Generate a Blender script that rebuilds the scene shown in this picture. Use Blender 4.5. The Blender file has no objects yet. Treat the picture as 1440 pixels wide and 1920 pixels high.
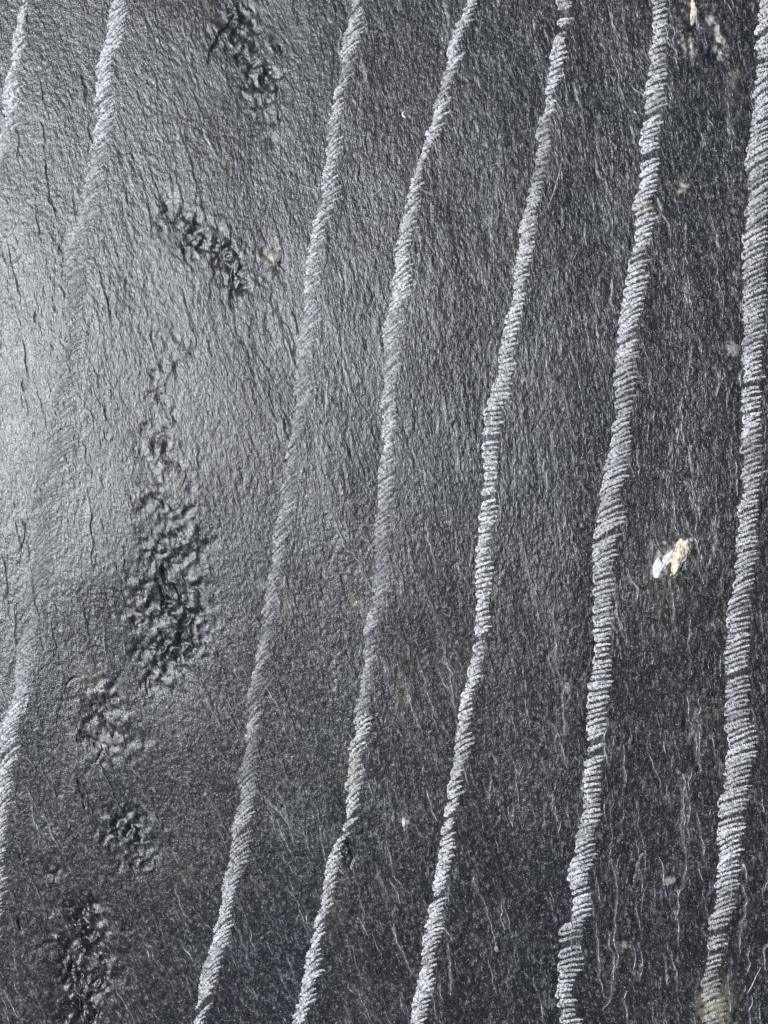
import bpy, math, random
import numpy as np

# ------------------------------------------------------------------ camera, sky, sun, exposure
U = 0.00025                       # metres per unit of the layout plan (a plan unit is a quarter millimetre)
W, H = 1440.0, 1920.0
sc = bpy.context.scene
sc.render.resolution_x, sc.render.resolution_y = 768, 1024
cam = bpy.data.objects.new('camera', bpy.data.cameras.new('camera'))
sc.collection.objects.link(cam); sc.camera = cam
DIST = 1500.0
cam.location = (0, 0, DIST*U)
cam.rotation_euler = (0, 0, 0)
cam.data.sensor_fit = 'HORIZONTAL'; cam.data.sensor_width = 36
cam.data.lens = 36*DIST/W
cam.data.clip_start = 0.005; cam.data.clip_end = 50

SUN_EL, SUN_AZ = math.radians(56.0), math.radians(166)     # azimuth counted from +X towards +Y : the sun stands left of the slab
sd = (math.cos(SUN_EL)*math.cos(SUN_AZ), math.cos(SUN_EL)*math.sin(SUN_AZ), math.sin(SUN_EL))
world = bpy.data.worlds.new('World'); sc.world = world; world.use_nodes = True
wn = world.node_tree; bgn = wn.nodes['Background']
sky = wn.nodes.new('ShaderNodeTexSky'); sky.sky_type = 'NISHITA'; sky.sun_disc = False
sky.sun_elevation = SUN_EL; sky.sun_rotation = math.pi/2 - SUN_AZ
wn.links.new(sky.outputs[0], bgn.inputs[0]); bgn.inputs[1].default_value = 0.05
sl = bpy.data.lights.new('sun', 'SUN'); sl.energy = 4.7; sl.angle = math.radians(0.5); sl.color = (1.0, .985, .975)
so = bpy.data.objects.new('sun', sl); sc.collection.objects.link(so)
from mathutils import Vector
so.rotation_euler = Vector(sd).to_track_quat('Z', 'Y').to_euler()
so.location = Vector(sd)*2
sc.view_settings.view_transform = 'Standard'; sc.view_settings.look = 'None'
sc.view_settings.exposure = 0.0; sc.view_settings.gamma = 1.0

# ------------------------------------------------------------------ raster helpers (plan units, y down)
rng = np.random.default_rng(11); random.seed(11)
ST = 2.0
X0, Y0, X1, Y1 = -520.0, -520.0, 1960.0, 2440.0
NX, NY = int((X1-X0)/ST)+1, int((Y1-Y0)/ST)+1
gx = (X0+ST*np.arange(NX)).astype(np.float32); gy = (Y0+ST*np.arange(NY)).astype(np.float32)
GX, GY = np.meshgrid(gx, gy)
fx = np.fft.rfftfreq(NX)[None, :].astype(np.float32); fy = np.fft.fftfreq(NY)[:, None].astype(np.float32)
def blur(a, sx, sy=None):                                   # gaussian, sigma in plan units
    sy = sx if sy is None else sy
    k = np.exp(-2*math.pi**2*((fx*sx/ST)**2+(fy*sy/ST)**2))
    return np.fft.irfft2(np.fft.rfft2(a)*k, s=a.shape).astype(np.float32)
def norm(a): a = a-a.mean(); return (a/a.std()).astype(np.float32)
def noise(sx, sy=None): return norm(blur(rng.standard_normal((NY, NX)).astype(np.float32), sx, sy))
def sstep(a, lo, hi):
    t = np.clip((a-lo)/(hi-lo), 0, 1); return t*t*(3-2*t)

# direction of the cleavage grain, as slope dx/dy at a few places
GR = [(100,100,.2),(100,600,.2),(100,900,.08),(60,1500,.3),(300,250,.25),(450,650,.28),(600,400,.28),(600,700,.3),(400,1300,.5),
      (550,1600,.38),(450,1800,.45),(200,1700,.35),(300,1500,.5),(750,600,.2),(850,900,.1),(850,1250,.22),(750,1700,.35),
      (1000,500,.08),(1000,1000,.03),(1000,1500,.1),(1200,300,.12),(1300,1000,.05),(1300,1600,.02),(700,200,.15),(900,200,.12),
      (500,100,.2),(560,1000,.25),(150,1250,.1),(1420,700,.04),(1420,1800,.0),(650,1300,.35),(930,1800,.2)]
cx = GX[::8, ::8]; cy = GY[::8, ::8]
num = np.zeros_like(cx); den = np.zeros_like(cx)+1e-9
for (a, b, m) in GR:
    w = 1/(((cx-a)**2+(cy-b)**2)+90**2)**1.5; num += w*m; den += w
slope_c = num/den
iy = np.minimum(np.arange(NY)/8, slope_c.shape[0]-1.001); ix = np.minimum(np.arange(NX)/8, slope_c.shape[1]-1.001)
i0 = iy.astype(int); j0 = ix.astype(int); fyy = (iy-i0)[:, None]; fxx = (ix-j0)[None, :]
SL = ((slope_c[i0][:, j0]*(1-fxx)+slope_c[i0][:, j0+1]*fxx)*(1-fyy)+(slope_c[i0+1][:, j0]*(1-fxx)+slope_c[i0+1][:, j0+1]*fxx)*fyy)
SL = (SL+0.05*noise(60, 110)+.05*noise(18, 40)).astype(np.float32)
VL = np.sqrt(1+SL*SL); VX = SL/VL; VY = 1/VL
II, JJ = np.meshgrid(np.arange(NY, dtype=np.float32), np.arange(NX, dtype=np.float32), indexing='ij')
def lic(src, L, step=1.0):                                  # smear along the grain, L plan units each way
    acc = src.copy(); n = max(1, int(L/ST/step)); wsum = 1.0
    for sgn in (1, -1):
        px = JJ.copy(); py = II.copy(); qx, qy = VX, VY
        for k in range(n):
            px = px+sgn*step*qx; py = py+sgn*step*qy
            a = np.clip(np.rint(py), 0, NY-1).astype(np.int32); b = np.clip(np.rint(px), 0, NX-1).astype(np.int32)
            w = 0.5+0.5*math.cos(math.pi*(k+1)/(n+1)); acc = acc+w*src[a, b]; wsum += w
            if k % 3 == 2: qx, qy = VX[a, b], VY[a, b]
    return norm(acc)

# ------------------------------------------------------------------ relief of the slate face
fib1 = lic(noise(1.2), 5)
fib2 = lic(noise(2.2), 12)
fib3 = lic(noise(5), 45)
tn = lic(noise(5.5), 40) + .35*lic(noise(2.4), 10)
tn2 = lic(noise(12), 90) + .30*lic(noise(3), 16)
def terrace(n, K, sharp):
    v = n*K; q = np.floor(v); f = v-q
    return (q+np.clip(f/sharp, 0, 1) - v).astype(np.float32), f
te1, tf1 = terrace(tn, 1.6, .10)
te2, tf2 = terrace(tn2, 1.3, .05)
gate = sstep(noise(45, 70), -.4, 1.2)
grain = noise(1.0)

# pitted, crumbled patches: (x, y, radius across, radius along, lean, strength)
PATCH = [(300,760,30,60,0,.4),(310,880,40,50,0,.5),(345,980,34,50,0,.6),(355,1110,30,60,0,.7),(455,60,50,80,.1,.75),(490,150,40,75,.1,.9),(345,415,50,44,.4,1.0),(405,470,60,46,1.0,1.0),(432,525,34,38,.4,1.0),(506,485,22,32,.1,1.0),
         (325,650,36,46,.1,.55),(308,700,22,42,0,.7),(290,820,40,60,.1,.5),(345,905,26,24,0,.9),(300,950,42,60,0,.6),(325,1020,60,60,0,1.0),
         (300,1080,46,60,0,.9),(315,1150,70,60,0,1.15),(325,1210,60,50,0,1.35),(295,1245,44,50,.2,1.1),(300,1300,24,34,0,.4),
         (188,1325,42,58,.1,1.1),(208,1385,48,46,.2,1.1),(250,1395,26,20,0,.6),(243,1560,46,44,.2,1.1),(255,1610,42,38,0,1.0),
         (140,1690,22,14,0,1.1),(150,1740,42,56,0,1.6),(155,1810,58,76,.1,2.0),(155,1880,40,50,0,1.8),(232,1760,10,36,0,.7),(105,1640,18,22,0,.5),
         (1300,60,24,70,.1,.8),(1345,70,20,60,.15,.8),(510,260,18,20,0,.25),(1270,1045,40,36,0,.25)]
pm = np.zeros((NY, NX), np.float32)
for (a, b, rx, ry, ln, s) in PATCH:
    dy = GY-b; dx = GX-a-ln*dy
    pm = np.maximum(pm, s*np.exp(-((dx/rx)**2+(dy/ry)**2)**1.3*.9))
pm = blur(pm*(1+.35*noise(12)), 4)
pm = np.clip(pm, 0, 2)
def worley(cell, squash=1.0, seed=1):
    r = np.random.default_rng(seed)
    nx = int((X1-X0)/cell)+4; ny = int((Y1-Y0)/(cell*squash))+4
    jx = r.random((ny, nx)).astype(np.float32); jy = r.random((ny, nx)).astype(np.float32); hv = r.random((ny, nx)).astype(np.float32)
    wx = 5*nz_a; wy = 5*nz_b
    u = (GX+wx-X0)/cell+1; v = (GY+wy-Y0)/(cell*squash)+1
    ci = np.clip(v.astype(int), 1, ny-2); cj = np.clip(u.astype(int), 1, nx-2)
    d1 = np.full((NY, NX), 9., np.float32); d2 = d1.copy(); hh = np.zeros_like(d1); ox = np.zeros_like(d1); oy = np.zeros_like(d1)
    for di in (-1, 0, 1):
        for dj in (-1, 0, 1):
            a, b = ci+di, cj+dj
            d = np.sqrt((b+jx[a, b]-u)**2+(a+jy[a, b]-v)**2)
            c = d < d1; ox = np.where(c, b+jx[a, b]-u, ox); oy = np.where(c, a+jy[a, b]-v, oy)
            d2 = np.where(c, d1, np.minimum(d2, d)); hh = np.where(c, hv[a, b], hh); d1 = np.where(c, d, d1)
    t1 = (hh*7.13) % 1-.42; t2 = (hh*13.7) % 1-.5
    return d1, d2, hh, ((hh*3.3) % 1-.5)*.30*cell*.5 + cell*(t1*ox+t2*oy*squash)*.62
nz_a = noise(6); nz_b = noise(6)
wa1, wa2, wah, fa = worley(19, 1.35, 3)
wb1, wb2, wbh, fb = worley(9, 1.3, 4)
pits = -(1-np.clip(wa1/.55, 0, 1)**2)*(wah > .66)*(wah-.2)*1.6
pits2 = -(1-np.clip(wb1/.6, 0, 1)**2)*(wbh > .6)*(wbh-.1)
lump = noise(4.2, 5.2)+.6*noise(9)+.25*noise(2.4)
plate = np.clip((wa2-wa1)*2.2, 0, 1)*(wah-.35)
pm1 = np.clip(pm, 0, 1)
patch_h = pm*.92*(3.2*pits+1.1*pits2+1.45*lump+.42*blur(fa, 1.8)+.35*fb) - 2.5*blur(pm, 10)
patch_h = blur(patch_h.astype(np.float32), 1.4)

h = (0.16*fib1+0.11*fib2*(.7+.5*gate)+0.09*fib3 + 0.18*te1*(.25+gate)+0.24*te2*(.1+gate) + .12*grain)
rn = lic(noise(4.2), 44)+.22*lic(noise(2), 10); rn2 = lic(noise(2.6), 26)
rg = sstep(noise(30, 60)+.5*noise(9, 22), -.5, .9)
ridge = np.exp(-((rn-.35)/.13)**2)*rg+.55*np.exp(-((rn2+.4)/.16)**2)*(1-.6*rg)
stepn = np.clip(rn/.12, -1, 1)*rg
h += .30*ridge-.24*stepn
h = h*(1-.55*pm1)+patch_h

# broad waves of the split face (they carry the sheen)
big = np.zeros((NY, NX), np.float32)
big += 1.2*norm(lic(noise(40), 160))
BIG = big

# digitised lips of lifted flakes: polyline, height of the step, which side is low (+1 right / -1 left)
LIPS = [([(600,930),(622,965),(638,1000),(646,1030),(660,1038),(678,1058),(681,1078),(692,1095),(700,1118)],2.2,1),
 ([(785,1240),(800,1280),(806,1310),(812,1350)],1.6,1),([(832,1180),(836,1205),(838,1240),(845,1270),(848,1300),(858,1350)],1.6,1),
 ([(1227,1010),(1226,1040),(1220,1062)],1.4,1),([(1288,970),(1300,1000),(1312,1030),(1314,1065),(1320,1095)],1.8,1),([(1347,965),(1349,995),(1341,1030),(1340,1045)],1.6,1),
 ([(1180,1065),(1184,1085),(1202,1105),(1196,1140)],1.8,1),([(1261,1080),(1263,1120),(1266,1152),(1272,1195)],1.6,1),
 ([(1300,1440),(1298,1462),(1284,1484),(1283,1520),(1281,1560),(1291,1600),(1289,1640),(1276,1690),(1268,1735)],2.4,1),
 ([(1174,1400),(1176,1450),(1178,1470)],1.6,1),([(1058,1290),(1055,1330),(1060,1380)],1.4,1),([(1150,1615),(1160,1650),(1158,1700),(1155,1750),(1162,1795),(1155,1840),(1148,1880),(1135,1898)],2.4,1),
 ([(1143,1350),(1136,1400),(1142,1440)],1.2,1),([(1395,1655),(1404,1690),(1402,1720),(1393,1750),(1392,1795)],2.2,1),([(1410,1780),(1405,1830)],1.4,1),
 ([(836,740),(838,770),(842,800),(855,815),(858,850),(866,885),(872,905)],2.0,1),([(500,562),(515,578),(520,610),(530,645),(540,670)],2.0,1),
 ([(610,598),(625,605),(634,640),(640,670),(652,700),(656,718)],1.8,1),
 ([(608,770),(616,715),(612,745)],1.0,1),([(330,330),(336,365),(343,390)],2.0,1),([(328,220),(335,245),(338,262)],1.6,1),([(300,210),(305,225)],1.2,1),
 ([(55,380),(60,400)],1.2,1),([(430,570),(440,600),(437,625),(455,635)],1.4,1),([(700,325),(712,335),(710,355),(698,365)],1.2,1),([(1288,470),(1292,495)],1.2,1),
 ([(1185,155),(1230,190)],1.0,1),([(1262,150),(1266,190)],1.6,1),([(1240,392),(1255,412),(1262,438)],1.6,1),([(1100,410),(1103,455)],1.2,1),([(1284,525),(1294,540),(1290,565)],1.4,1),
 ([(1222,690),(1227,715),(1224,740)],1.4,1),([(1228,765),(1229,795)],1.6,1),([(1272,810),(1278,800),(1276,830)],1.2,1),([(1300,835),(1298,870),(1302,890)],1.8,1),([(1295,905),(1305,930),(1312,960)],1.8,1),
 ([(1348,725),(1348,745)],1.4,1),([(520,1485),(535,1520),(550,1585)],2.2,1),([(490,1495),(530,1530),(542,1560)],1.4,1),([(802,1482),(808,1520),(820,1545)],1.4,1),
 ([(732,1650),(742,1680),(750,1700)],1.6,1),([(670,1720),(685,1745),(690,1760)],1.4,1),([(942,1680),(940,1720),(942,1745)],1.2,1),([(830,1740),(850,1770)],1.2,1),
 ([(840,1800),(848,1835),(845,1870)],1.4,1),([(340,1770),(358,1800),(362,1810)],1.2,1),([(52,1470),(62,1500),(75,1560),(80,1590)],1.8,1),([(88,1530),(100,1560),(118,1595)],2.0,1),([(10,1855),(25,1880),(40,1905)],1.8,1),
 ([(275,1780),(283,1810)],1.0,1),([(0,1280),(12,1300),(18,1320)],1.4,1),([(115,640),(130,680),(140,725)],1.2,1),([(170,770),(178,790)],1.2,1),([(195,1170),(196,1230)],1.2,1),
 ([(560,340),(590,350),(600,370)],1.0,1),([(480,250),(490,300),(500,330)],1.0,1),([(1395,1640),(1400,1620),(1404,1650)],1.2,1),([(1038,1130),(1042,1180),(1044,1250),(1060,1290)],1.4,1),
 ([(1030,1350),(1058,1400),(1062,1440)],1.2,1),([(1310,1370),(1300,1380),(1295,1400)],1.6,1)]
# fractures: polyline, width, depth
CRACK = [([(1287,1014),(1289,1036),(1284,1060),(1272,1077),(1256,1084)],4.0,9),([(447,12),(425,40),(408,70),(396,92),(393,115)],3.6,9),([(148,1460),(149,1480),(156,1500),(163,1512)],2.6,7),([(650,1585),(661,1602),(660,1618),(654,1628)],3.6,9),
 ([(1208,1600),(1196,1620),(1190,1650),(1189,1665)],2.4,5),([(306,1062),(308,1088),(309,1102)],6,14),([(326,1098),(333,1115),(336,1132),(345,1150)],4.0,10),([(300,1100),(304,1125),(309,1148)],3.6,9),
 ([(295,1183),(305,1198)],3.0,8),([(130,1285),(134,1275),(147,1270)],2.4,5),([(272,1270),(275,1305)],2.4,5),([(45,975),(54,1000),(40,1040)],2.0,4),([(35,1590),(52,1630)],2.4,5),([(35,1715),(42,1745)],2.6,7),
 ([(48,710),(50,740)],2.2,4),([(755,205),(760,214)],1.6,3),([(137,1790),(128,1830),(148,1820)],3.4,9),([(146,1880),(148,1918)],6,12),([(124,1880),(146,1898)],4,8),
 ([(525,80),(529,95)],4,8),([(522,212),(524,225)],3,6),([(20,502),(45,482)],1.8,4),([(52,740),(60,790)],1.6,3),([(383,1205),(386,1220)],2.4,6),([(758,1550),(757,1562)],2.6,6),
 ([(180,1430),(192,1410)],3,7),([(117,475),(119,460)],1.5,3),([(1120,615),(1122,630)],2.4,5)]
pale = (.30*ridge*np.clip(.7+.5*noise(2.5, 5), 0, 1.6)).astype(np.float32)
def seg_field(poly, R, closed=False):
    P = np.array(poly, np.float32)
    a0, a1 = P.min(0)-R, P.max(0)+R
    j0, j1 = int(max(0, (a0[0]-X0)/ST)), int(min(NX, (a1[0]-X0)/ST+1)); i0, i1 = int(max(0, (a0[1]-Y0)/ST)), int(min(NY, (a1[1]-Y0)/ST+1))
    wx = 1.6*nz_a[i0:i1, j0:j1]; wy = 1.6*nz_b[i0:i1, j0:j1]
    x = GX[i0:i1, j0:j1]+wx; y = GY[i0:i1, j0:j1]+wy
    best = np.full(x.shape, 1e9, np.float32); side = np.zeros_like(best); tt = np.zeros_like(best)
    n = len(P)-1
    for k in range(n):
        ax, ay = P[k]; bx, by = P[k+1]; dx, dy = bx-ax, by-ay; L2 = dx*dx+dy*dy+1e-6
        t = np.clip(((x-ax)*dx+(y-ay)*dy)/L2, 0, 1)
        ex, ey = x-ax-t*dx, y-ay-t*dy; d = np.sqrt(ex*ex+ey*ey)
        c = d < best; best = np.where(c, d, best); side = np.where(c, np.sign(dx*ey-dy*ex), side); tt = np.where(c, (k+t)/n, tt)
    return (slice(i0, i1), slice(j0, j1)), best, side, tt
def smooth_poly(P, n=4):
    P = np.array(P, float)
    for _ in range(2):
        if len(P) < 3: return P
        Q = [P[0]]
        for k in range(len(P)-1): Q += [P[k]*.75+P[k+1]*.25, P[k]*.25+P[k+1]*.75]
        Q.append(P[-1]); P = np.array(Q)
    return P
EDGES = []
def add_lip(poly, s, sd_, wpale=1.0):
    EDGES.append((poly, s, sd_, wpale))
    sl_, d, side, t = seg_field(smooth_poly(poly), 26)
    env = np.clip(np.sin(math.pi*np.clip(t, .02, .98)), 0, 1)**.6
    # side<0 : right of a downward line (y down), the low ground; a thin raised lip runs along the edge
    right = side*sd_ < 0
    h[sl_] += env*s*(np.where(right, -.75*np.exp(-d/9)*np.clip(d/1.5, 0, 1), .55*np.exp(-d/12)) + .5*np.exp(-(d/1.8)**2))
    pale[sl_] = np.maximum(pale[sl_], wpale*env*np.exp(-(d/(1.7+.35*s))**2)*min(1, .45+.4*s))  # pale fractured edge, its colour also standing in for caught light
for poly, s, sd_ in LIPS: add_lip(poly, s, sd_)
# many more small lips, grown along the grain
def slope_at(x, y):
    j = int(min(max((x-X0)/ST, 0), NX-1)); i = int(min(max((y-Y0)/ST, 0), NY-1)); return SL[i, j]
for k in range(2300):
    x, y = random.uniform(-450, 1890), random.uniform(-450, 2370)
    if x < 380 and random.random() < .45: continue
    L = random.choice([14, 18, 24, 32, 45, 70]); P = [(x, y)]; off = 0
    while L > 0:
        stp = random.uniform(6, 11); off = off*.4+random.gauss(0, .16); x += stp*(slope_at(x, y)+off); y += stp; L -= stp; P.append((x, y))
    add_lip(P, random.uniform(.3, 1.2), 1 if random.random() < .8 else -1, random.uniform(.0, .85)**1.3)
for k in range(420):
    x, y = random.uniform(-300, 1740), random.uniform(-450, 2300)
    L = random.uniform(45, 150); P = [(x, y)]; off = 0; tot = L
    while L > 0:
        stp = random.uniform(7, 12); off = off*.6+random.gauss(0, .10); x += stp*(slope_at(x, y)+off); y += stp; L -= stp; P.append((x, y))
    add_lip(P, random.uniform(.6, 1.5), 1, random.uniform(.3, .9) if x > 420 else random.uniform(.1, .5))
for poly, wd, dp in CRACK:
    sl_, d, side, t = seg_field(smooth_poly(poly), 14)
    env = np.clip(np.sin(math.pi*np.clip(t, .04, .96)), 0, 1)**.5
    h[sl_] -= env*.72*dp*np.exp(-(d/(wd*.6))**2)
    pale[sl_] *= 1-env*np.exp(-(d/wd)**2)

# ------------------------------------------------------------------ the seven trails of scrape marks: rows of (y, left edge, right edge)
TR = {
 'a': [(-60,62,74),(0,50,62),(45,35,53),(100,25,48),(150,15,45),(200,14,42),(250,3,35),(300,-4,22),(380,-16,12),(460,-30,0),(600,-50,-20),(700,-70,-40)],
 'b': [(-300,300,330),(-60,230,258),(0,212,238),(30,203,237),(60,197,242),(100,187,228),(130,183,215),(170,180,212),(200,180,216),(250,176,210),(300,168,205),(340,160,198),(380,150,192),(420,140,188),
       (460,128,175),(520,130,165),(600,128,162),(700,108,150),(830,90,140),(960,68,115),(1060,60,103),(1160,45,88),(1200,35,78),(1250,33,70),(1300,25,65),(1350,5,48),(1400,-2,45),(1440,-8,32),
       (1500,-14,25),(1560,-20,18),(1600,-24,12),(1680,-28,11),(1750,-34,3),(1900,-60,-25)],
 'c': [(-300,740,772),(-60,672,700),(0,656,684),(60,645,678),(100,641,672),(150,635,660),(170,627,646),(200,620,648),(240,612,637),(260,608,640),(300,605,631),(350,600,634),(400,588,618),(440,582,610),(480,575,606),
       (520,573,600),(560,566,597),(600,563,604),(640,558,593),(700,550,585),(740,551,592),(780,548,575),(820,542,566),(870,535,560),(910,529,560),(960,521,545),(1000,510,538),(1040,508,536),(1080,500,528),(1120,493,519),
       (1160,488,520),(1200,485,512),(1240,475,500),(1280,470,495),(1340,462,490),(1380,460,485),(1440,448,482),(1500,445,475),(1540,433,470),(1600,426,468),(1650,420,455),(1700,410,440),(1750,398,432),(1800,385,425),
       (1840,375,410),(1880,368,396),(1920,360,391),(2000,345,375),(2350,260,290)],
 'd': [(-300,960,990),(-60,885,912),(0,870,893),(20,860,890),(50,848,870),(75,838,862),(110,838,864),(150,828,852),(190,815,843),(230,805,826),(270,790,808),(310,780,796),(340,770,796),(380,762,786),(420,748,775),
       (460,742,770),(480,740,771),(530,733,771),(580,728,766),(620,722,758),(680,720,755),(740,718,743),(790,714,740),(830,712,738),(870,710,735),(920,705,735),(960,704,736),(1010,698,732),(1060,700,734),(1110,698,728),
       (1150,688,715),(1200,680,710),(1240,680,702),(1300,672,700),(1350,670,696),(1400,655,686),(1440,652,682),(1480,650,678),(1520,648,675),(1560,640,660),(1590,622,641),(1620,612,638),(1660,604,632),(1700,596,625),
       (1740,586,612),(1780,582,609),(1820,572,604),(1850,562,586),(1880,556,592),(1920,548,576),(2000,530,560),(2350,450,480)],
 'e': [(-300,1080,1110),(-60,1050,1082),(0,1045,1078),(30,1050,1075),(60,1043,1068),(100,1033,1062),(130,1028,1052),(160,1022,1045),(180,1019,1036),(200,1020,1042),(240,1012,1038),(270,1013,1040),(300,1007,1030),(330,1000,1027),
       (360,995,1022),(400,980,1008),(440,975,1005),(480,970,998),(520,962,990),(560,960,985),(600,951,980),(650,942,968),(700,930,962),(740,922,959),(780,912,948),(830,908,940),(870,907,935),(920,905,930),(950,901,932),
       (1000,900,923),(1040,896,922),(1080,895,928),(1120,892,922),(1160,892,918),(1200,888,915),(1240,882,908),(1280,872,902),(1320,870,895),(1360,860,888),(1400,850,880),(1440,848,872),(1480,838,868),(1520,833,858),
       (1560,828,852),(1600,824,850),(1640,815,845),(1680,810,840),(1720,802,833),(1760,795,830),(1800,795,822),(1820,785,812),(1860,780,815),(1900,772,803),(1920,772,800),(2000,760,790),(2350,700,730)],
 'f': [(-300,1260,1290),(-60,1232,1260),(0,1228,1256),(50,1228,1257),(100,1223,1256),(150,1218,1255),(180,1215,1251),(210,1208,1248),(250,1209,1243),(300,1205,1243),(350,1203,1239),(370,1190,1227),(400,1194,1230),(440,1192,1226),
       (480,1184,1218),(520,1176,1218),(560,1172,1213),(600,1165,1206),(650,1160,1196),(700,1152,1195),(740,1157,1193),(780,1152,1183),(830,1145,1185),(870,1134,1182),(920,1124,1166),(960,1124,1172),(1000,1115,1168),
       (1040,1112,1156),(1080,1112,1153),(1120,1115,1152),(1160,1117,1155),(1200,1120,1150),(1240,1112,1150),(1290,1105,1148),(1340,1105,1144),(1400,1103,1142),(1440,1100,1131),(1480,1092,1126),(1520,1090,1128),(1560,1082,1119),
       (1600,1078,1120),(1640,1065,1106),(1680,1072,1112),(1720,1070,1105),(1760,1055,1100),(1800,1055,1100),(1830,1055,1090),(1870,1048,1081),(1920,1050,1090),(2000,1040,1078),(2350,980,1020)],
 'g': [(-300,1450,1490),(-60,1430,1470),(0,1426,1466),(50,1423,1464),(100,1422,1462),(150,1415,1458),(200,1412,1455),(250,1408,1452),(310,1400,1448),(340,1405,1446),(390,1398,1446),(450,1395,1442),(480,1397,1441),(530,1393,1438),
       (580,1395,1441),(620,1395,1440),(660,1392,1436),(700,1398,1435),(740,1393,1430),(800,1392,1432),(850,1395,1430),(900,1392,1432),(950,1388,1426),(1000,1385,1423),(1050,1380,1421),(1100,1375,1420),(1150,1370,1411),
       (1200,1365,1409),(1250,1365,1406),(1300,1362,1409),(1350,1365,1403),(1380,1365,1420),(1420,1362,1418),(1460,1360,1412),(1500,1352,1406),(1550,1350,1400),(1600,1350,1398),(1640,1347,1391),(1680,1342,1386),(1720,1335,1376),
       (1780,1330,1366),(1830,1322,1351),(1880,1322,1361),(1920,1318,1362),(2000,1300,1345),(2350,1240,1280)],
}
powder = np.zeros((NY, NX), np.float32)
for k, rows in TR.items():
    R = np.array(rows, float); yl = np.clip(gy, R[0, 0], R[-1, 0])
    L = np.interp(yl, R[:, 0], R[:, 1])[:, None]; Rr = np.interp(yl, R[:, 0], R[:, 2])[:, None]
    ins = sstep(GX, L-2, L+6)*(1-sstep(GX, Rr-12, Rr+3))*((gy > R[0, 0]) & (gy < R[-1, 0]))[:, None]
    powder = np.maximum(powder, ins*(.8 if k != 'b' else .1))
h = h*(1-.30*powder)

# sheen-carrying broad shape of the slab: a gentle roll, defined by slopes at places then summed in x
def gauss(cx_, cy_, sx, sy): return np.exp(-((GX-cx_)/sx)**2-((GY-cy_)/sy)**2)
roll = np.zeros((NY, NX), np.float32)
roll += -6.5*sstep(GY-.15*GX+18*noise(50), 1060, 1260)*(1-sstep(GX, 260, 620))*sstep(GX, -20, 170)
roll -= 17*sstep(GX, 60, 620); roll += 8
roll -= 5.5*sstep(GX, 120, 270)*(1-sstep(GX, 270, 470))*np.exp(-((GY-1180)/110)**2)
Z = (h+BIG+roll).astype(np.float32)
def z_at(x, y, A=None):
    A = Z if A is None else A
    u = np.clip((np.asarray(x)-X0)/ST, 0, NX-1.01); v = np.clip((np.asarray(y)-Y0)/ST, 0, NY-1.01)
    j = u.astype(int); i = v.astype(int); a = u-j; b = v-i
    return (A[i, j]*(1-a)+A[i, j+1]*a)*(1-b)+(A[i+1, j]*(1-a)+A[i+1, j+1]*a)*b

# stains with outlines of their own: (x, y, rx, ry, strength)
STAIN = [(1378,150,10,30,.55),(1363,182,8,16,.4),(1282,340,14,12,.5),(1218,395,10,14,.7),(672,1135,16,12,.8),(1175,1780,10,12,.9),(1342,1893,32,44,.85),(625,1690,22,50,.2),(640,1640,20,22,.2),
         (1066,455,8,26,.35),(660,1440,18,30,.5),(350,1650,34,30,.15),(760,1300,14,60,.3),(740,1340,10,16,.25),(1300,20,10,26,.2),(1335,1340,10,10,.4),(560,1340,90,110,.03),(160,1260,24,24,.35),(505,475,18,22,.5),
         (530,1130,30,40,.2),(1065,1290,10,14,.3),(1050,1380,20,14,.3),(880,1240,20,20,.3),(660,330,10,16,.2),(425,300,10,12,.4),(395,20,20,20,.2),(565,1475,14,12,.3),(1250,1085,60,80,.10),(700,1880,60,50,.10)]
stain = np.zeros((NY, NX), np.float32)
for a, b, rx, ry, s in STAIN: stain = np.maximum(stain, s*np.exp(-(((GX+3*nz_a-a)/rx)**2+((GY+4*nz_b-b)/ry)**2)))
stain *= np.clip(.55+.45*noise(2.2)+.35*fib2, 0, 1.5)
CRUST = [(1246,1052,15,22,.5,-.5),(1250,1022,5,18,.45,-.2),(1238,1062,13,20,.75,-.35),(1258,1040,12,18,.6,-.5),(1285,1008,10,5,.7,0),(1250,1075,18,14,.3,0),(1375,655,11,13,.4,0),(510,470,14,20,.3,-.2),(497,505,8,12,.4,-.2),(340,908,10,18,.25,-.5),(1285,345,10,8,.45,0),
         (325,370,8,20,.2,.3),(190,1310,20,26,.22,.2),(200,1385,20,24,.25,.2),(1252,95,4,30,.3,0),(1302,75,6,24,.5,0),(1282,78,6,22,.5,.1),(1345,50,7,40,.5,.1),(1352,75,5,20,.7,.2),(1333,40,5,26,.45,0),(1365,100,4,16,.45,.2),(255,1155,6,10,.6,0),(368,1175,6,18,.55,-.5),(1280,1455,5,8,.3,0),(757,1545,6,10,.4,0),(195,1400,10,14,.5,0),(1255,1660,6,8,.5,.2)]
crust = np.zeros((NY, NX), np.float32)
for a, b, rx, ry, s, ln in CRUST:
    yy = GY+4*nz_b-b; crust = np.maximum(crust, s*np.exp(-(((GX+4*nz_a-a-ln*yy)/rx)**2+(yy/ry)**2)**1.5))
crust *= np.clip(.45+.65*noise(1.8)+.3*fib2, 0, 1.25)
# freshly split raised grains are paler than the weathered skin
wear = np.clip(.5+.20*lic(noise(1.5), 4)+.16*fib2+.2*noise(1.5), 0, 1)

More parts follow.
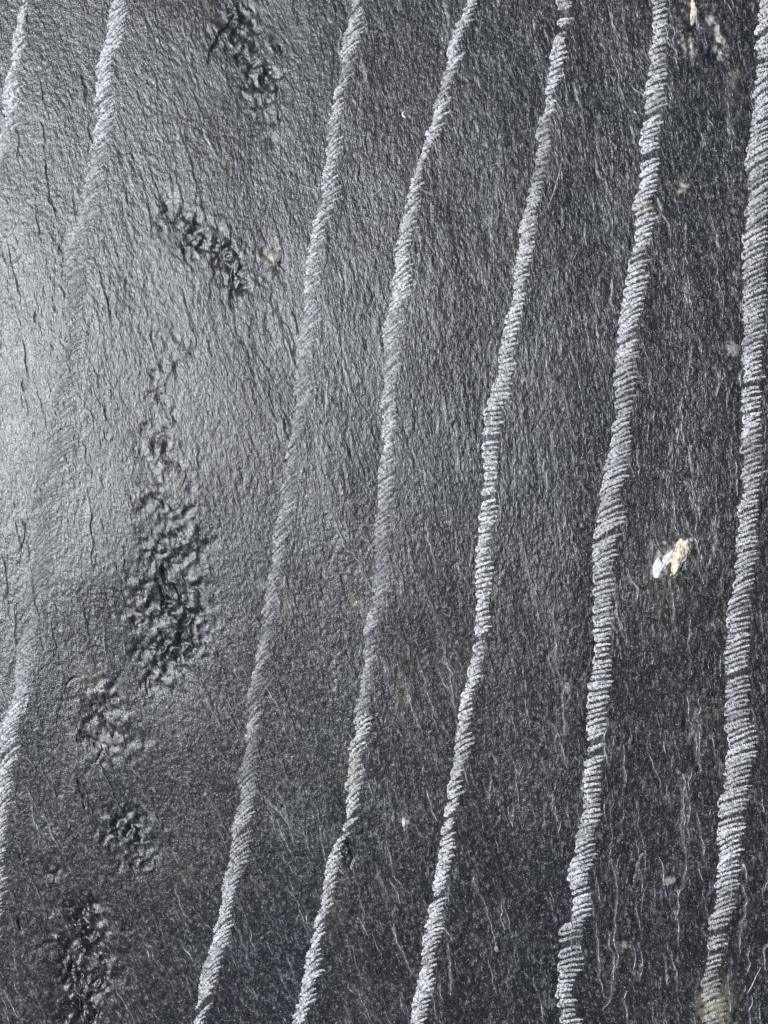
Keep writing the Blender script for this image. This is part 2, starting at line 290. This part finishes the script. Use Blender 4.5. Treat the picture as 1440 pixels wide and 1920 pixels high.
# ------------------------------------------------------------------ materials
def mat(name):
    m = bpy.data.materials.new(name); m.use_nodes = True; n = m.node_tree.nodes; l = m.node_tree.links
    return m, n, l, n['Principled BSDF']
def nz(n, l, vec, scale, detail=2, rough=.6):
    t = n.new('ShaderNodeTexNoise'); t.inputs['Scale'].default_value = scale; t.inputs['Detail'].default_value = detail; t.inputs['Roughness'].default_value = rough
    l.new(vec, t.inputs['Vector']); return t.outputs['Fac']
def ramp(n, l, fac, stops):
    r = n.new('ShaderNodeValToRGB'); e = r.color_ramp.elements
    while len(e) < len(stops): e.new(.5)
    for q, (p, c) in zip(e, stops): q.position = p; q.color = (*c, 1)
    l.new(fac, r.inputs[0]); return r.outputs[0]
def mixc(n, l, fac, a, b, mode='MIX'):
    m = n.new('ShaderNodeMix'); m.data_type = 'RGBA'; m.blend_type = mode
    for s, v in ((m.inputs[0], fac), (m.inputs[6], a), (m.inputs[7], b)):
        if isinstance(v, (int, float)): s.default_value = v
        elif isinstance(v, tuple): s.default_value = (*v, 1)
        else: l.new(v, s)
    return m.outputs[2]
def attr(n, name):
    a = n.new('ShaderNodeAttribute'); a.attribute_name = name; return a.outputs['Fac']
def mth(n, l, op, a, b):
    m = n.new('ShaderNodeMath'); m.operation = op
    for i, v in enumerate((a, b)):
        if isinstance(v, (int, float)): m.inputs[i].default_value = v
        else: l.new(v, m.inputs[i])
    return m.outputs[0]

SLATE, n, l, bs = mat('slate')
co = n.new('ShaderNodeTexCoord').outputs['Object']
base = ramp(n, l, nz(n, l, co, 14, 3), [(.35, (.0118, .0128, .0145)), (.5, (.0132, .0132, .0150)), (.65, (.0155, .0130, .0165))])
olive = ramp(n, l, nz(n, l, co, 9, 2), [(.42, (0, 0, 0)), (.65, (.9, .9, .9))])
base = mixc(n, l, olive, base, (.0190, .0170, .0140))
def fibre(sl_, sc_, st_, det=2):
    d1_ = n.new('ShaderNodeVectorMath'); d1_.operation = 'DOT_PRODUCT'; l.new(co, d1_.inputs[0]); d1_.inputs[1].default_value = (1, sl_, 0)
    d2_ = n.new('ShaderNodeVectorMath'); d2_.operation = 'DOT_PRODUCT'; l.new(co, d2_.inputs[0]); d2_.inputs[1].default_value = (-sl_*st_, st_, 0)
    c3 = n.new('ShaderNodeCombineXYZ'); l.new(d1_.outputs['Value'], c3.inputs[0]); l.new(d2_.outputs['Value'], c3.inputs[1]); c3.inputs[2].default_value = sl_*3
    return nz(n, l, c3.outputs[0], sc_, det, .65)
def win(lo, hi):
    m = n.new('ShaderNodeMapRange'); m.inputs[1].default_value = lo; m.inputs[2].default_value = hi; l.new(attr(n, 'lean'), m.inputs[0]); return m.outputs[0]
def grainy(sc_, st_):
    A_, B_, C_ = fibre(.06, sc_, st_), fibre(.2, sc_, st_), fibre(.38, sc_, st_)
    m1 = n.new('ShaderNodeMix'); l.new(win(.11, .15), m1.inputs[0]); l.new(A_, m1.inputs[2]); l.new(B_, m1.inputs[3])
    m2 = n.new('ShaderNodeMix'); l.new(win(.27, .31), m2.inputs[0]); l.new(m1.outputs[0], m2.inputs[2]); l.new(C_, m2.inputs[3]); return m2.outputs[0]
FIB = grainy(1500, .2); FIB2 = grainy(1150, .10)
grit = nz(n, l, co, 1500, 2, .7)
mixv = mth(n, l, 'ADD', mth(n, l, 'ADD', mth(n, l, 'MULTIPLY', FIB, .5), mth(n, l, 'MULTIPLY', grit, .4)), mth(n, l, 'ADD', mth(n, l, 'MULTIPLY', FIB2, .25), mth(n, l, 'MULTIPLY', mth(n, l, 'SUBTRACT', attr(n, 'wear'), .5), .22)))
fresh = ramp(n, l, mixv, [(.605, (0, 0, 0)), (.675, (.18, .18, .18)), (.74, (1, 1, 1))])
base = mixc(n, l, fresh, base, (.15, .151, .165))
spk = ramp(n, l, nz(n, l, co, 1500, 1), [(.675, (0, 0, 0)), (.75, (1, 1, 1))])
base = mixc(n, l, spk, base, (.34, .35, .37))
base = mixc(n, l, 1.0, base, ramp(n, l, mixv, [(.47, (.30, .30, .30)), (.58, (1, 1, 1))]), 'MULTIPLY')
gr = ramp(n, l, nz(n, l, co, 1400, 3), [(.3, (.15, .15, .15)), (.7, (1, 1, 1))])
base = mixc(n, l, mth(n, l, 'MULTIPLY', attr(n, 'pale'), mth(n, l, 'MULTIPLY', gr, .8)), base, (.34, .35, .37))
base = mixc(n, l, mth(n, l, 'MULTIPLY', attr(n, 'powder'), mth(n, l, 'MULTIPLY', gr, .09)), base, (.42, .44, .48))
base = mixc(n, l, attr(n, 'stain'), base, (.22, .20, .125))
base = mixc(n, l, attr(n, 'crust'), base, (.72, .70, .66))
l.new(base, bs.inputs['Base Color'])
ro = n.new('ShaderNodeMapRange'); ro.inputs[3].default_value = .28; ro.inputs[4].default_value = .40
l.new(nz(n, l, co, 900, 2), ro.inputs[0]); l.new(ro.outputs[0], bs.inputs['Roughness'])
bs.inputs['Specular IOR Level'].default_value = .95
bs.inputs['Specular Tint'].default_value = (.88, .935, 1, 1)
bp = n.new('ShaderNodeBump'); bp.inputs['Strength'].default_value = .85; bp.inputs['Distance'].default_value = .0003
l.new(mth(n, l, 'ADD', mth(n, l, 'MULTIPLY', FIB, 1.0), mth(n, l, 'MULTIPLY', grit, .7)), bp.inputs['Height']); l.new(bp.outputs[0], bs.inputs['Normal'])

CHALK, n, l, bs = mat('scraped_stone_powder')
co = n.new('ShaderNodeTexCoord').outputs['Object']
c = ramp(n, l, nz(n, l, co, 1000, 2), [(.34, (.07, .073, .08)), (.44, (.50, .515, .54)), (.60, (.74, .75, .78))])
c = mixc(n, l, attr(n, 'fade'), c, (.045, .047, .052))
c = mixc(n, l, attr(n, 'tint'), c, (.34, .32, .2))
brk = ramp(n, l, nz(n, l, co, 420, 2), [(.38, (.5, .5, .5)), (.50, (0, 0, 0))])
c = mixc(n, l, brk, c, (.05, .053, .06))
l.new(c, bs.inputs['Base Color'])
mr = n.new('ShaderNodeMapRange'); mr.inputs[1].default_value = .35; mr.inputs[3].default_value = .7; mr.inputs[4].default_value = .34; l.new(attr(n, 'fade'), mr.inputs[0]); l.new(mr.outputs[0], bs.inputs['Roughness'])
mr = n.new('ShaderNodeMapRange'); mr.inputs[1].default_value = .35; mr.inputs[3].default_value = .35; mr.inputs[4].default_value = .6; l.new(attr(n, 'fade'), mr.inputs[0]); l.new(mr.outputs[0], bs.inputs['Specular IOR Level'])
bs.inputs['Specular Tint'].default_value = (.88, .935, 1, 1)
bp = n.new('ShaderNodeBump'); bp.inputs['Strength'].default_value = .7; bp.inputs['Distance'].default_value = .0003
l.new(nz(n, l, co, 1500, 2), bp.inputs['Height']); l.new(bp.outputs[0], bs.inputs['Normal'])

def mineral(name, stops, rough=.5):
    m, n, l, bs = mat(name); co = n.new('ShaderNodeTexCoord').outputs['Object']
    l.new(ramp(n, l, nz(n, l, co, 700, 4, .7), stops), bs.inputs['Base Color']); bs.inputs['Roughness'].default_value = rough
    bp = n.new('ShaderNodeBump'); bp.inputs['Strength'].default_value = 1; bp.inputs['Distance'].default_value = .0006
    l.new(nz(n, l, co, 900, 3), bp.inputs['Height']); l.new(bp.outputs[0], bs.inputs['Normal']); return m
CREAM = mineral('cream_mineral', [(.30, (.16, .11, .07)), (.42, (.55, .46, .32)), (.52, (.74, .69, .56)), (.7, (.82, .80, .73))])
WHITE = mineral('white_mineral', [(.3, (.45, .44, .42)), (.6, (.8, .8, .78))])
TAN = mineral('tan_mineral', [(.3, (.08, .08, .08)), (.5, (.22, .215, .20)), (.72, (.48, .46, .43))])

# ------------------------------------------------------------------ build helpers
root = bpy.data.objects.new('slate_stone', None); sc.collection.objects.link(root); root.empty_display_size = .05
root['label'] = 'dark grey cleft slate stone filling the whole picture, crossed by pale ribbed scrape trails'
root['category'] = 'stone'
def P3(x, y, z): return ((x-W/2)*U, (H/2-y)*U, z*U)
def link_mesh(name, verts, faces, m, parent=root, label=None, smooth=True):
    me = bpy.data.meshes.new(name)
    me.from_pydata([tuple(v) for v in verts], [], faces); me.materials.append(m)
    if smooth: me.polygons.foreach_set('use_smooth', [True]*len(me.polygons))
    me.update(); o = bpy.data.objects.new(name, me); sc.collection.objects.link(o); o.parent = parent
    if label: o['label'] = label
    return o

# ------------------------------------------------------------------ slab body (fine where it is looked at, coarser towards its edges)
def axis(lo, hi, a, b, n):
    k = np.arange(n); v = lo+ST*k; fine = (v >= a) & (v <= b)
    keep = fine | ((k % 5) == 0); keep[-1] = True; return np.nonzero(keep)[0]
ixs = axis(X0, X1, -60, 1500, NX); iys = axis(Y0, Y1, -60, 1980, NY)
nx, ny = len(ixs), len(iys)
Vx = (gx[ixs][None, :]-W/2)*U*np.ones((ny, 1)); Vy = (H/2-gy[iys][:, None])*U*np.ones((1, nx)); Vz = Z[np.ix_(iys, ixs)]*U
top = np.stack([Vx, Vy, Vz], -1).reshape(-1, 3)
ring = np.concatenate([np.arange(nx), np.arange(1, ny)*nx+nx-1, (ny-1)*nx+np.arange(nx-2, -1, -1), np.arange(ny-2, 0, -1)*nx])
TH = 60*U; bot = top[ring].copy(); bot[:, 2] = -TH
verts = np.concatenate([top, bot]).astype(np.float32); nt = nx*ny
a = (np.arange(ny-1)[:, None]*nx+np.arange(nx-1)[None, :]).ravel()
quads = np.stack([a, a+nx, a+nx+1, a+1], -1)
m_ = len(ring); k = np.arange(m_); k2 = (k+1) % m_
sidef = np.stack([ring[k], ring[k2], nt+k2, nt+k], -1)
nq = len(quads)+len(sidef)
lv = np.concatenate([quads.ravel(), sidef.ravel(), nt+np.arange(m_)[::-1]]).astype(np.int32)
ls = np.concatenate([np.arange(nq)*4, [nq*4]]).astype(np.int32); lt = np.concatenate([np.full(nq, 4), [m_]]).astype(np.int32)
me = bpy.data.meshes.new('stone_body'); me.vertices.add(len(verts)); me.vertices.foreach_set('co', verts.ravel())
me.loops.add(len(lv)); me.loops.foreach_set('vertex_index', lv); me.polygons.add(nq+1)
me.polygons.foreach_set('loop_start', ls); me.polygons.foreach_set('loop_total', lt)
sm = np.ones(nq+1, bool); sm[len(quads):] = False; me.polygons.foreach_set('use_smooth', sm)
me.update(calc_edges=True)
for nm, A in (('pale', pale), ('powder', powder), ('stain', stain), ('crust', crust), ('wear', wear), ('lean', SL)):
    at = me.attributes.new(nm, 'FLOAT', 'POINT'); at.data.foreach_set('value', np.concatenate([A[np.ix_(iys, ixs)].ravel(), np.zeros(m_)]).astype(np.float32))
me.materials.append(SLATE)
body = bpy.data.objects.new('stone_body', me); sc.collection.objects.link(body); body.parent = root

# ------------------------------------------------------------------ scrape trails
ZS = blur(Z, 1.6)
class Strip:
    def __init__(s): s.v = []; s.f = []; s.w = []; s.t = []
    def add(s, P, wid, lift, fade, tint=0.0):
        """P (n,2) plan points, wid (n) half width, lift (n) crest above the stone"""
        P = np.asarray(P, float); n = len(P); T = np.gradient(P, axis=0); T /= np.linalg.norm(T, axis=1)[:, None]+1e-9
        N = np.stack([-T[:, 1], T[:, 0]], -1); b0 = len(s.v)
        for off, dz in ((-1, -.55), (-.45, .7), (.45, .7), (1, -.55)):
            Q = P+N*(wid*off)[:, None]; z = .5*z_at(Q[:, 0], Q[:, 1])+.5*z_at(Q[:, 0], Q[:, 1], ZS)
            zz = z+np.where(dz > 0, dz*lift, dz)
            s.v += [P3(q[0], q[1], c) for q, c in zip(Q, zz)]; s.w += list(fade*np.ones(n)); s.t += [tint]*n
        for r in range(3):
            for k in range(n-1):
                a = b0+r*n+k; s.f.append((a, a+1, a+n+1, a+n))
    def build(s, name, m, label=None):
        o = link_mesh(name, s.v, s.f, m, label=label)
        for nm, v in (('fade', s.w), ('tint', s.t)):
            at = o.data.attributes.new(nm, 'FLOAT', 'POINT'); at.data.foreach_set('value', np.array(v, np.float32))
        return o
def interp(tab, y): return float(np.interp(y, [r[0] for r in tab], [r[1] for r in tab]))
PARAM = {  # rise of a stroke over its width, spacing, bead depth, fading along y (wear, in b also the sheen), hairpins, half width, curve
 'a': dict(rise=1.15, sp=7.4, bead=.3, fade=[(0,.0),(200,.0),(290,.25),(400,.75),(600,.95)], pin=0, w=2.6, tail=.75),
 'b': dict(rise=[(0,1.15),(300,1.0),(520,.7),(1200,1.0),(1900,1.0)], sp=7.4, bead=.5, fade=[(0,.0),(200,.03),(420,.22),(560,.7),(700,.9),(950,.95),(1120,.8),(1200,.5),(1320,.2),(1500,.1),(1620,.2),(1750,.35)], pin=0, w=2.1, tail=1.0),  # strong fading at mid-height stands in for the sheen drowning these strokes
 'c': dict(rise=[(0,1.15),(300,.95),(600,.9),(1000,.95),(1600,1.0),(1900,1.1)], sp=9.2, bead=.5, fade=[(0,.25),(150,.1),(400,.15),(560,.22),(760,.45),(880,.55),(1000,.35),(1150,.42),(1300,.5),(1440,.4),(1600,.3),(1800,.18)], pin=0, w=2.2, tail=.8),
 'd': dict(rise=[(0,.7),(100,.8),(300,1.15),(420,.9),(700,.9),(1000,.65),(1200,.6),(1500,.8),(1600,.9),(1900,.9)], sp=9.6, bead=.45, fade=[(0,.12),(200,.02),(330,.1),(600,.18),(800,.28),(1000,.3),(1150,.5),(1260,.5),(1400,.35),(1500,.12),(1700,.08),(1900,.1)], pin=.2, w=2.5, tail=.7),
 'e': dict(rise=[(0,.25),(100,.5),(300,.42),(600,.35),(850,.2),(1100,.35),(1500,.6),(1900,.6)], sp=9.4, bead=.2, fade=[(0,.1),(150,.02),(250,.3),(380,.25),(480,.1),(700,.05),(900,.0),(1200,.1),(1350,.2),(1500,.12),(1900,.05)], pin=.7, w=2.8, tail=.62),
 'f': dict(rise=[(0,.25),(300,.28),(600,.5),(850,.45),(1000,.42),(1200,.25),(1600,.28),(1900,.25)], sp=9.8, bead=.22, fade=[(0,.2),(200,.15),(350,.1),(500,.2),(700,.25),(900,.25),(1200,.12),(1450,.22),(1600,.22),(1800,.1)], pin=.7, w=2.6, tail=.62),
 'g': dict(rise=[(0,.6),(300,.5),(600,.35),(1000,.42),(1300,.35),(1600,.3),(1900,.35)], sp=9.4, bead=.4, fade=[(0,.1),(300,.1),(600,.3),(720,.05),(900,.12),(1200,.22),(1350,.4),(1400,.15),(1600,.15),(1750,.3),(1900,.45)], pin=.25, w=2.4, tail=.8),
}
LAB = {'a': 'short bright trail cut off by the left border at top left',
       'b': 'wide netted trail that fades out inside the sheen on the left and returns below',
       'c': 'feathery slanting trail just right of the pitted patches',
       'd': 'trail narrowing to a thin bright braid above the middle, with a kink near the bottom',
       'e': 'dense zigzag trail starting right of centre at the top and ending below centre',
       'f': 'broad zigzag trail passing left of the cream mineral nodule',
       'g': 'broad combed trail along the right border'}
def val(v, y): return interp(v, y) if isinstance(v, list) else v
for key, rows in TR.items():
    pr = PARAM[key]; R = np.array(rows, float); s = Strip(); rr = random.Random(ord(key)*7+1)
    y = R[0, 0]+6; oL = oR = 0.; dyn = 0.; prev_end = None; wv = 0.; flip = False; clump = 0; cl_off = 0.
    y_end = R[-1, 0]-6
    while y < y_end:
        if clump <= 0: clump = rr.randint(3, 9); cl_off = rr.gauss(0, 2.3); dyn = rr.gauss(0, .09); wv = rr.gauss(0, .10); y += rr.uniform(-2.5, 1.6)
        clump -= 1
        oL = oL*.4+rr.gauss(0, 2.0); oR = oR*.3+abs(rr.gauss(0, 5.0))-2.6
        w0 = np.interp(y, R[:, 0], R[:, 2])-np.interp(y, R[:, 0], R[:, 1]); rise = val(pr['rise'], y)+dyn
        hw = .5*rise*w0
        # envelope is read where the stroke ends really lie
        xl = np.interp(y+hw, R[:, 0], R[:, 1])*.55+np.interp(y, R[:, 0], R[:, 1])*.45+oL+cl_off+2.2
        xr = np.interp(y-hw, R[:, 0], R[:, 2])*.55+np.interp(y, R[:, 0], R[:, 2])*.45+oR+cl_off-2.0
        n = max(12, int(w0*1.4/1.5)); t = np.linspace(0, 1, n)
        ea = 1-(1-t)**rr.uniform(1.35, 1.75)
        ln = xl+(xr-xl)*t; py = y+hw-2*hw*ea
        wig = .5*np.sin(t*rr.uniform(6, 12)+rr.uniform(0, 6))
        P = np.stack([ln, py+wig], -1)+np.array([[rr.gauss(0, .45), rr.gauss(0, .45)] for _ in t])
        seglen = np.r_[0, np.cumsum(np.hypot(np.diff(P[:, 0]), np.diff(P[:, 1])))]
        bead = 1+pr['bead']*np.cos(2*math.pi*seglen/4.6+.5*rr.gauss(0, 1))
        taper = np.interp(t, [0, .06, .2, .7, .93, 1], [.7, 1.4, 1.4, .95, .7, .35])
        wid = pr['w']*1.26*bead*taper*rr.uniform(.75, 1.15)*np.array([rr.uniform(.8, 1.2) for _ in t])
        fade = np.clip(val(pr['fade'], y)+wv+rr.gauss(0, .08)+pr['bead']*.7*np.clip(1-bead, 0, 1)+np.interp(t, [0, .3, 1], [0, -.02, .22*(1.4-pr['tail'])]), 0, .96)
        lift = (1.5*(1-.5*fade))*np.where(bead > .9, 1, .55)*np.where(fade > .8, .45, 1)
        tint = 0.0
        for (sx_, sy_, rx_, ry_, st_) in STAIN[:8]+STAIN[10:11]:
            q = ((xl+xr)/2-sx_)**2/(rx_*1.6)**2+(y-sy_)**2/(ry_*1.1)**2
            if q < 1: tint = max(tint, .45*st_*(1-q*.5))
        if rr.random() > (.025 if fade[2] < .78 else .5):
            s.add(P, wid, lift, fade, tint)
            if prev_end is not None and rr.random() < pr['pin']:     # rounded turn joining two neighbouring strokes at their left ends
                A_, B_ = prev_end, P[0]; mid = (A_+B_)/2+np.array([-2.4, .6])
                tt = np.linspace(0, 1, 6)[:, None]; C = (1-tt)**2*A_+2*tt*(1-tt)*mid+tt**2*B_
                s.add(C, np.full(6, pr['w']*.85), np.full(6, 1.0), fade[0], tint); prev_end = None if rr.random() < .7 else P[0]
            else: prev_end = P[0]
        else: prev_end = None
        y += pr['sp']*rr.uniform(.78, 1.2)
    o = s.build('scrape_trail', CHALK, LAB[key])

# thin rims of lifted flakes: paler fracture, brightened further for the light they catch
s = Strip(); rr = random.Random(5)
for poly, st_, sd_, wp in EDGES:
    P = smooth_poly(poly); d = np.r_[0, np.cumsum(np.hypot(*np.diff(P, axis=0).T))]
    if d[-1] < 6: continue
    n = max(5, int(d[-1]/2.6)); q = np.linspace(0, d[-1], n); t = np.linspace(0, 1, n)
    P = np.stack([np.interp(q, d, P[:, 0]), np.interp(q, d, P[:, 1])], -1)
    P[:, 0] += 0 - 1.6*z_at(P[:, 0], P[:, 1], nz_a)+np.array([rr.gauss(0, .35) for _ in t]); P[:, 1] -= 1.6*z_at(P[:, 0], P[:, 1], nz_b)
    wv = (.46+.46*wp)*np.sin(math.pi*np.clip(t, .06, .94))**.5*np.array([rr.choice((.25, .7, 1, 1.2, 1.5)) for _ in t])
    gp = np.repeat([rr.choice((0, 0, .12, .3, .6)) for _ in range(n//4+1)], 4)[:n]
    s.add(P, wv, np.full(n, 1.5)-gp*3, np.clip(gp+.60-.5*wp+np.array([rr.gauss(0, .18) for _ in t]), .05, .95))
o = s.build('flake_rim', CHALK); o['kind'] = 'stuff'

# fine single scratches
def scratch(pts, w, fade, label=None):
    s = Strip(); P = smooth_poly(pts); n = max(8, int(np.hypot(*(P[-1]-P[0]))/3)); d = np.r_[0, np.cumsum(np.hypot(*np.diff(P, axis=0).T))]
    q = np.linspace(0, d[-1], n); P = np.stack([np.interp(q, d, P[:, 0]), np.interp(q, d, P[:, 1])], -1)
    t = np.linspace(0, 1, n); s.add(P, w*np.sin(math.pi*np.clip(t, .08, .92))*(1+.3*np.sin(t*40)), np.full(n, 1.2), fade); s.build('scratch', CHALK, label)
scratch([(1056,298),(1047,335),(1036,370),(1023,396)], 1.1, .25, 'thin hairline scratch right of the central zigzag trail near the top')
scratch([(924,305),(934,302),(944,303)], 1.1, .35)
scratch([(795,353),(803,356),(811,361)], .9, .4)
scratch([(788,350),(800,358)], .7, .5)
scratch([(865,315),(873,312)], .7, .5)
scratch([(1431,1820),(1422,1836),(1412,1858),(1404,1868)], 1.3, .3, 'short scratch at the lower right corner')
scratch([(1245,38),(1252,50),(1255,62)], .9, .2)
scratch([(1240,395),(1252,408),(1262,422)], 1.0, .3)
scratch([(1230,1000),(1240,1030),(1252,1035)], .8, .5)
scratch([(410,30),(422,27),(432,20)], 1.6, .1)
scratch([(388,1770),(393,1810)], .8, .7)
scratch([(20,503),(32,494),(45,480)], .9, .35)
scratch([(554,1727),(562,1720)], 1.0, .3)
scratch([(1016,1885),(1020,1915)], 1.4, .4)

# ------------------------------------------------------------------ mineral pieces
import bmesh
def nodule(name, x, y, rx, ry, rz, lean, m, seed, parent=root, label=None, rough=.16, sink=.35, taper=0, sub=4):
    bm = bmesh.new(); bmesh.ops.create_icosphere(bm, subdivisions=sub, radius=1)
    r = random.Random(seed); ph = [(Vector((r.gauss(0, 1), r.gauss(0, 1), r.gauss(0, 1))).normalized()*f, r.uniform(0, 6.28), a_) for f, a_ in ((2.2, 1), (3.7, .7), (6, .55), (9, .45), (14, .36), (22, .22)) for _ in range(2)]
    z0 = float(z_at(x, y, ZS))
    for v in bm.verts:
        d = sum(a_*math.sin(v.co.dot(k_)+p_) for k_, p_, a_ in ph)*rough*.5
        c_ = v.co*(1+d)
        px = c_.x*rx*(1+taper*v.co.y); py = c_.y*ry; px += lean*py
        v.co = P3(x+px, y-py, z0+c_.z*rz-sink*rz)
    me_ = bpy.data.meshes.new(name); bm.to_mesh(me_); bm.free(); me_.materials.append(m)
    me_.polygons.foreach_set('use_smooth', [True]*len(me_.polygons))
    if parent is None:                                     # a loose thing: origin at its base
        off = Vector(P3(x, y, z0)); me_.transform(__import__('mathutils').Matrix.Translation(-off))
    o = bpy.data.objects.new(name, me_); sc.collection.objects.link(o)
    if parent is None: o.location = off
    else: o.parent = parent
    if label: o['label'] = label
    return o
nodule('mineral_nodule', 1273, 1046, 14, 34, 14, .22, CREAM, 5, label='cream and ochre chip set upright in the slate', rough=.3, sink=.0, taper=.4)
nodule('mineral_nodule', 1256, 1044, 7, 20, 3.0, .35, WHITE, 26, rough=.4)
nodule('mineral_nodule', 1237, 1063, 11, 18, 6, .35, WHITE, 6, label='white crystalline lump beside the cream nodule', rough=.32)
nodule('mineral_nodule', 1301, 18, 5.5, 22, 4, .05, CREAM, 7, label='small cream sliver at the top edge', rough=.3)
nodule('mineral_nodule', 338, 908, 5, 15, 4, .5, TAN, 8, label='ivory chip in the pitted patch left of centre', rough=.35)
nodule('mineral_nodule', 1066, 1290, 4.5, 11, 3, -.2, TAN, 9, label='small tan sliver beside the broad zigzag trail', rough=.3)
nodule('mineral_nodule', 499, 502, 5, 10, 3, .2, TAN, 10, rough=.35)
nodule('mineral_nodule', 520, 476, 5, 14, 4, .3, TAN, 21, rough=.35)
nodule('mineral_nodule', 1376, 656, 11, 12, 4, 0, TAN, 11, label='round grey blister beside the right-hand trail', rough=.3)
nodule('mineral_nodule', 1256, 1659, 4, 5, 2.5, 0, TAN, 12, rough=.3)
nodule('mineral_nodule', 1175, 1777, 5, 8, 2.0, 0, TAN, 14, rough=.3)
nodule('mineral_nodule', 757, 1545, 3.5, 7, 2.5, 0, WHITE, 15, rough=.3)
# loose crumbs lying on the stone
g = nodule('stone_crumb', 932, 1783, 4.6, 5.4, 4, 0, TAN, 30, parent=None, rough=.12, sink=-.5, sub=3)
g['label'] = 'tiny round buff crumb lying right of the dense zigzag trail near the bottom'; g['category'] = 'crumb'
# curled white flake
pts = [(759,204),(755,208),(756,213),(760,216),(762,217)]; z0 = float(z_at(757, 210, ZS)); V = []; F = []
Pp = smooth_poly(pts); T = np.gradient(Pp, axis=0); T /= np.linalg.norm(T, axis=1)[:, None]; N = np.stack([-T[:, 1], T[:, 0]], -1); nP = len(Pp)
for i in range(nP):
    wd = 2.4*math.sin(math.pi*min(.95, max(.12, i/(nP-1))))+.4
    for (o1, zz) in ((-1, 1.2), (0, 3.4), (1, 1.2), (0, .3)): V.append(P3(*(Pp[i]+N[i]*wd*o1), z0+zz))
for i in range(nP-1):
    for k in range(4): a_ = i*4+k; b_ = i*4+(k+1) % 4; F.append((a_, b_, b_+4, a_+4))
F += [(3, 2, 1, 0), tuple((nP-1)*4+k for k in range(4))]
fl = link_mesh('stone_flake', V, F, WHITE, parent=None)
fl.data.transform(__import__('mathutils').Matrix.Translation(-Vector(P3(757, 210, z0)))); fl.location = P3(757, 210, z0)
fl['label'] = 'tiny curled white flake between the two trails at upper middle'; fl['category'] = 'stone flake'
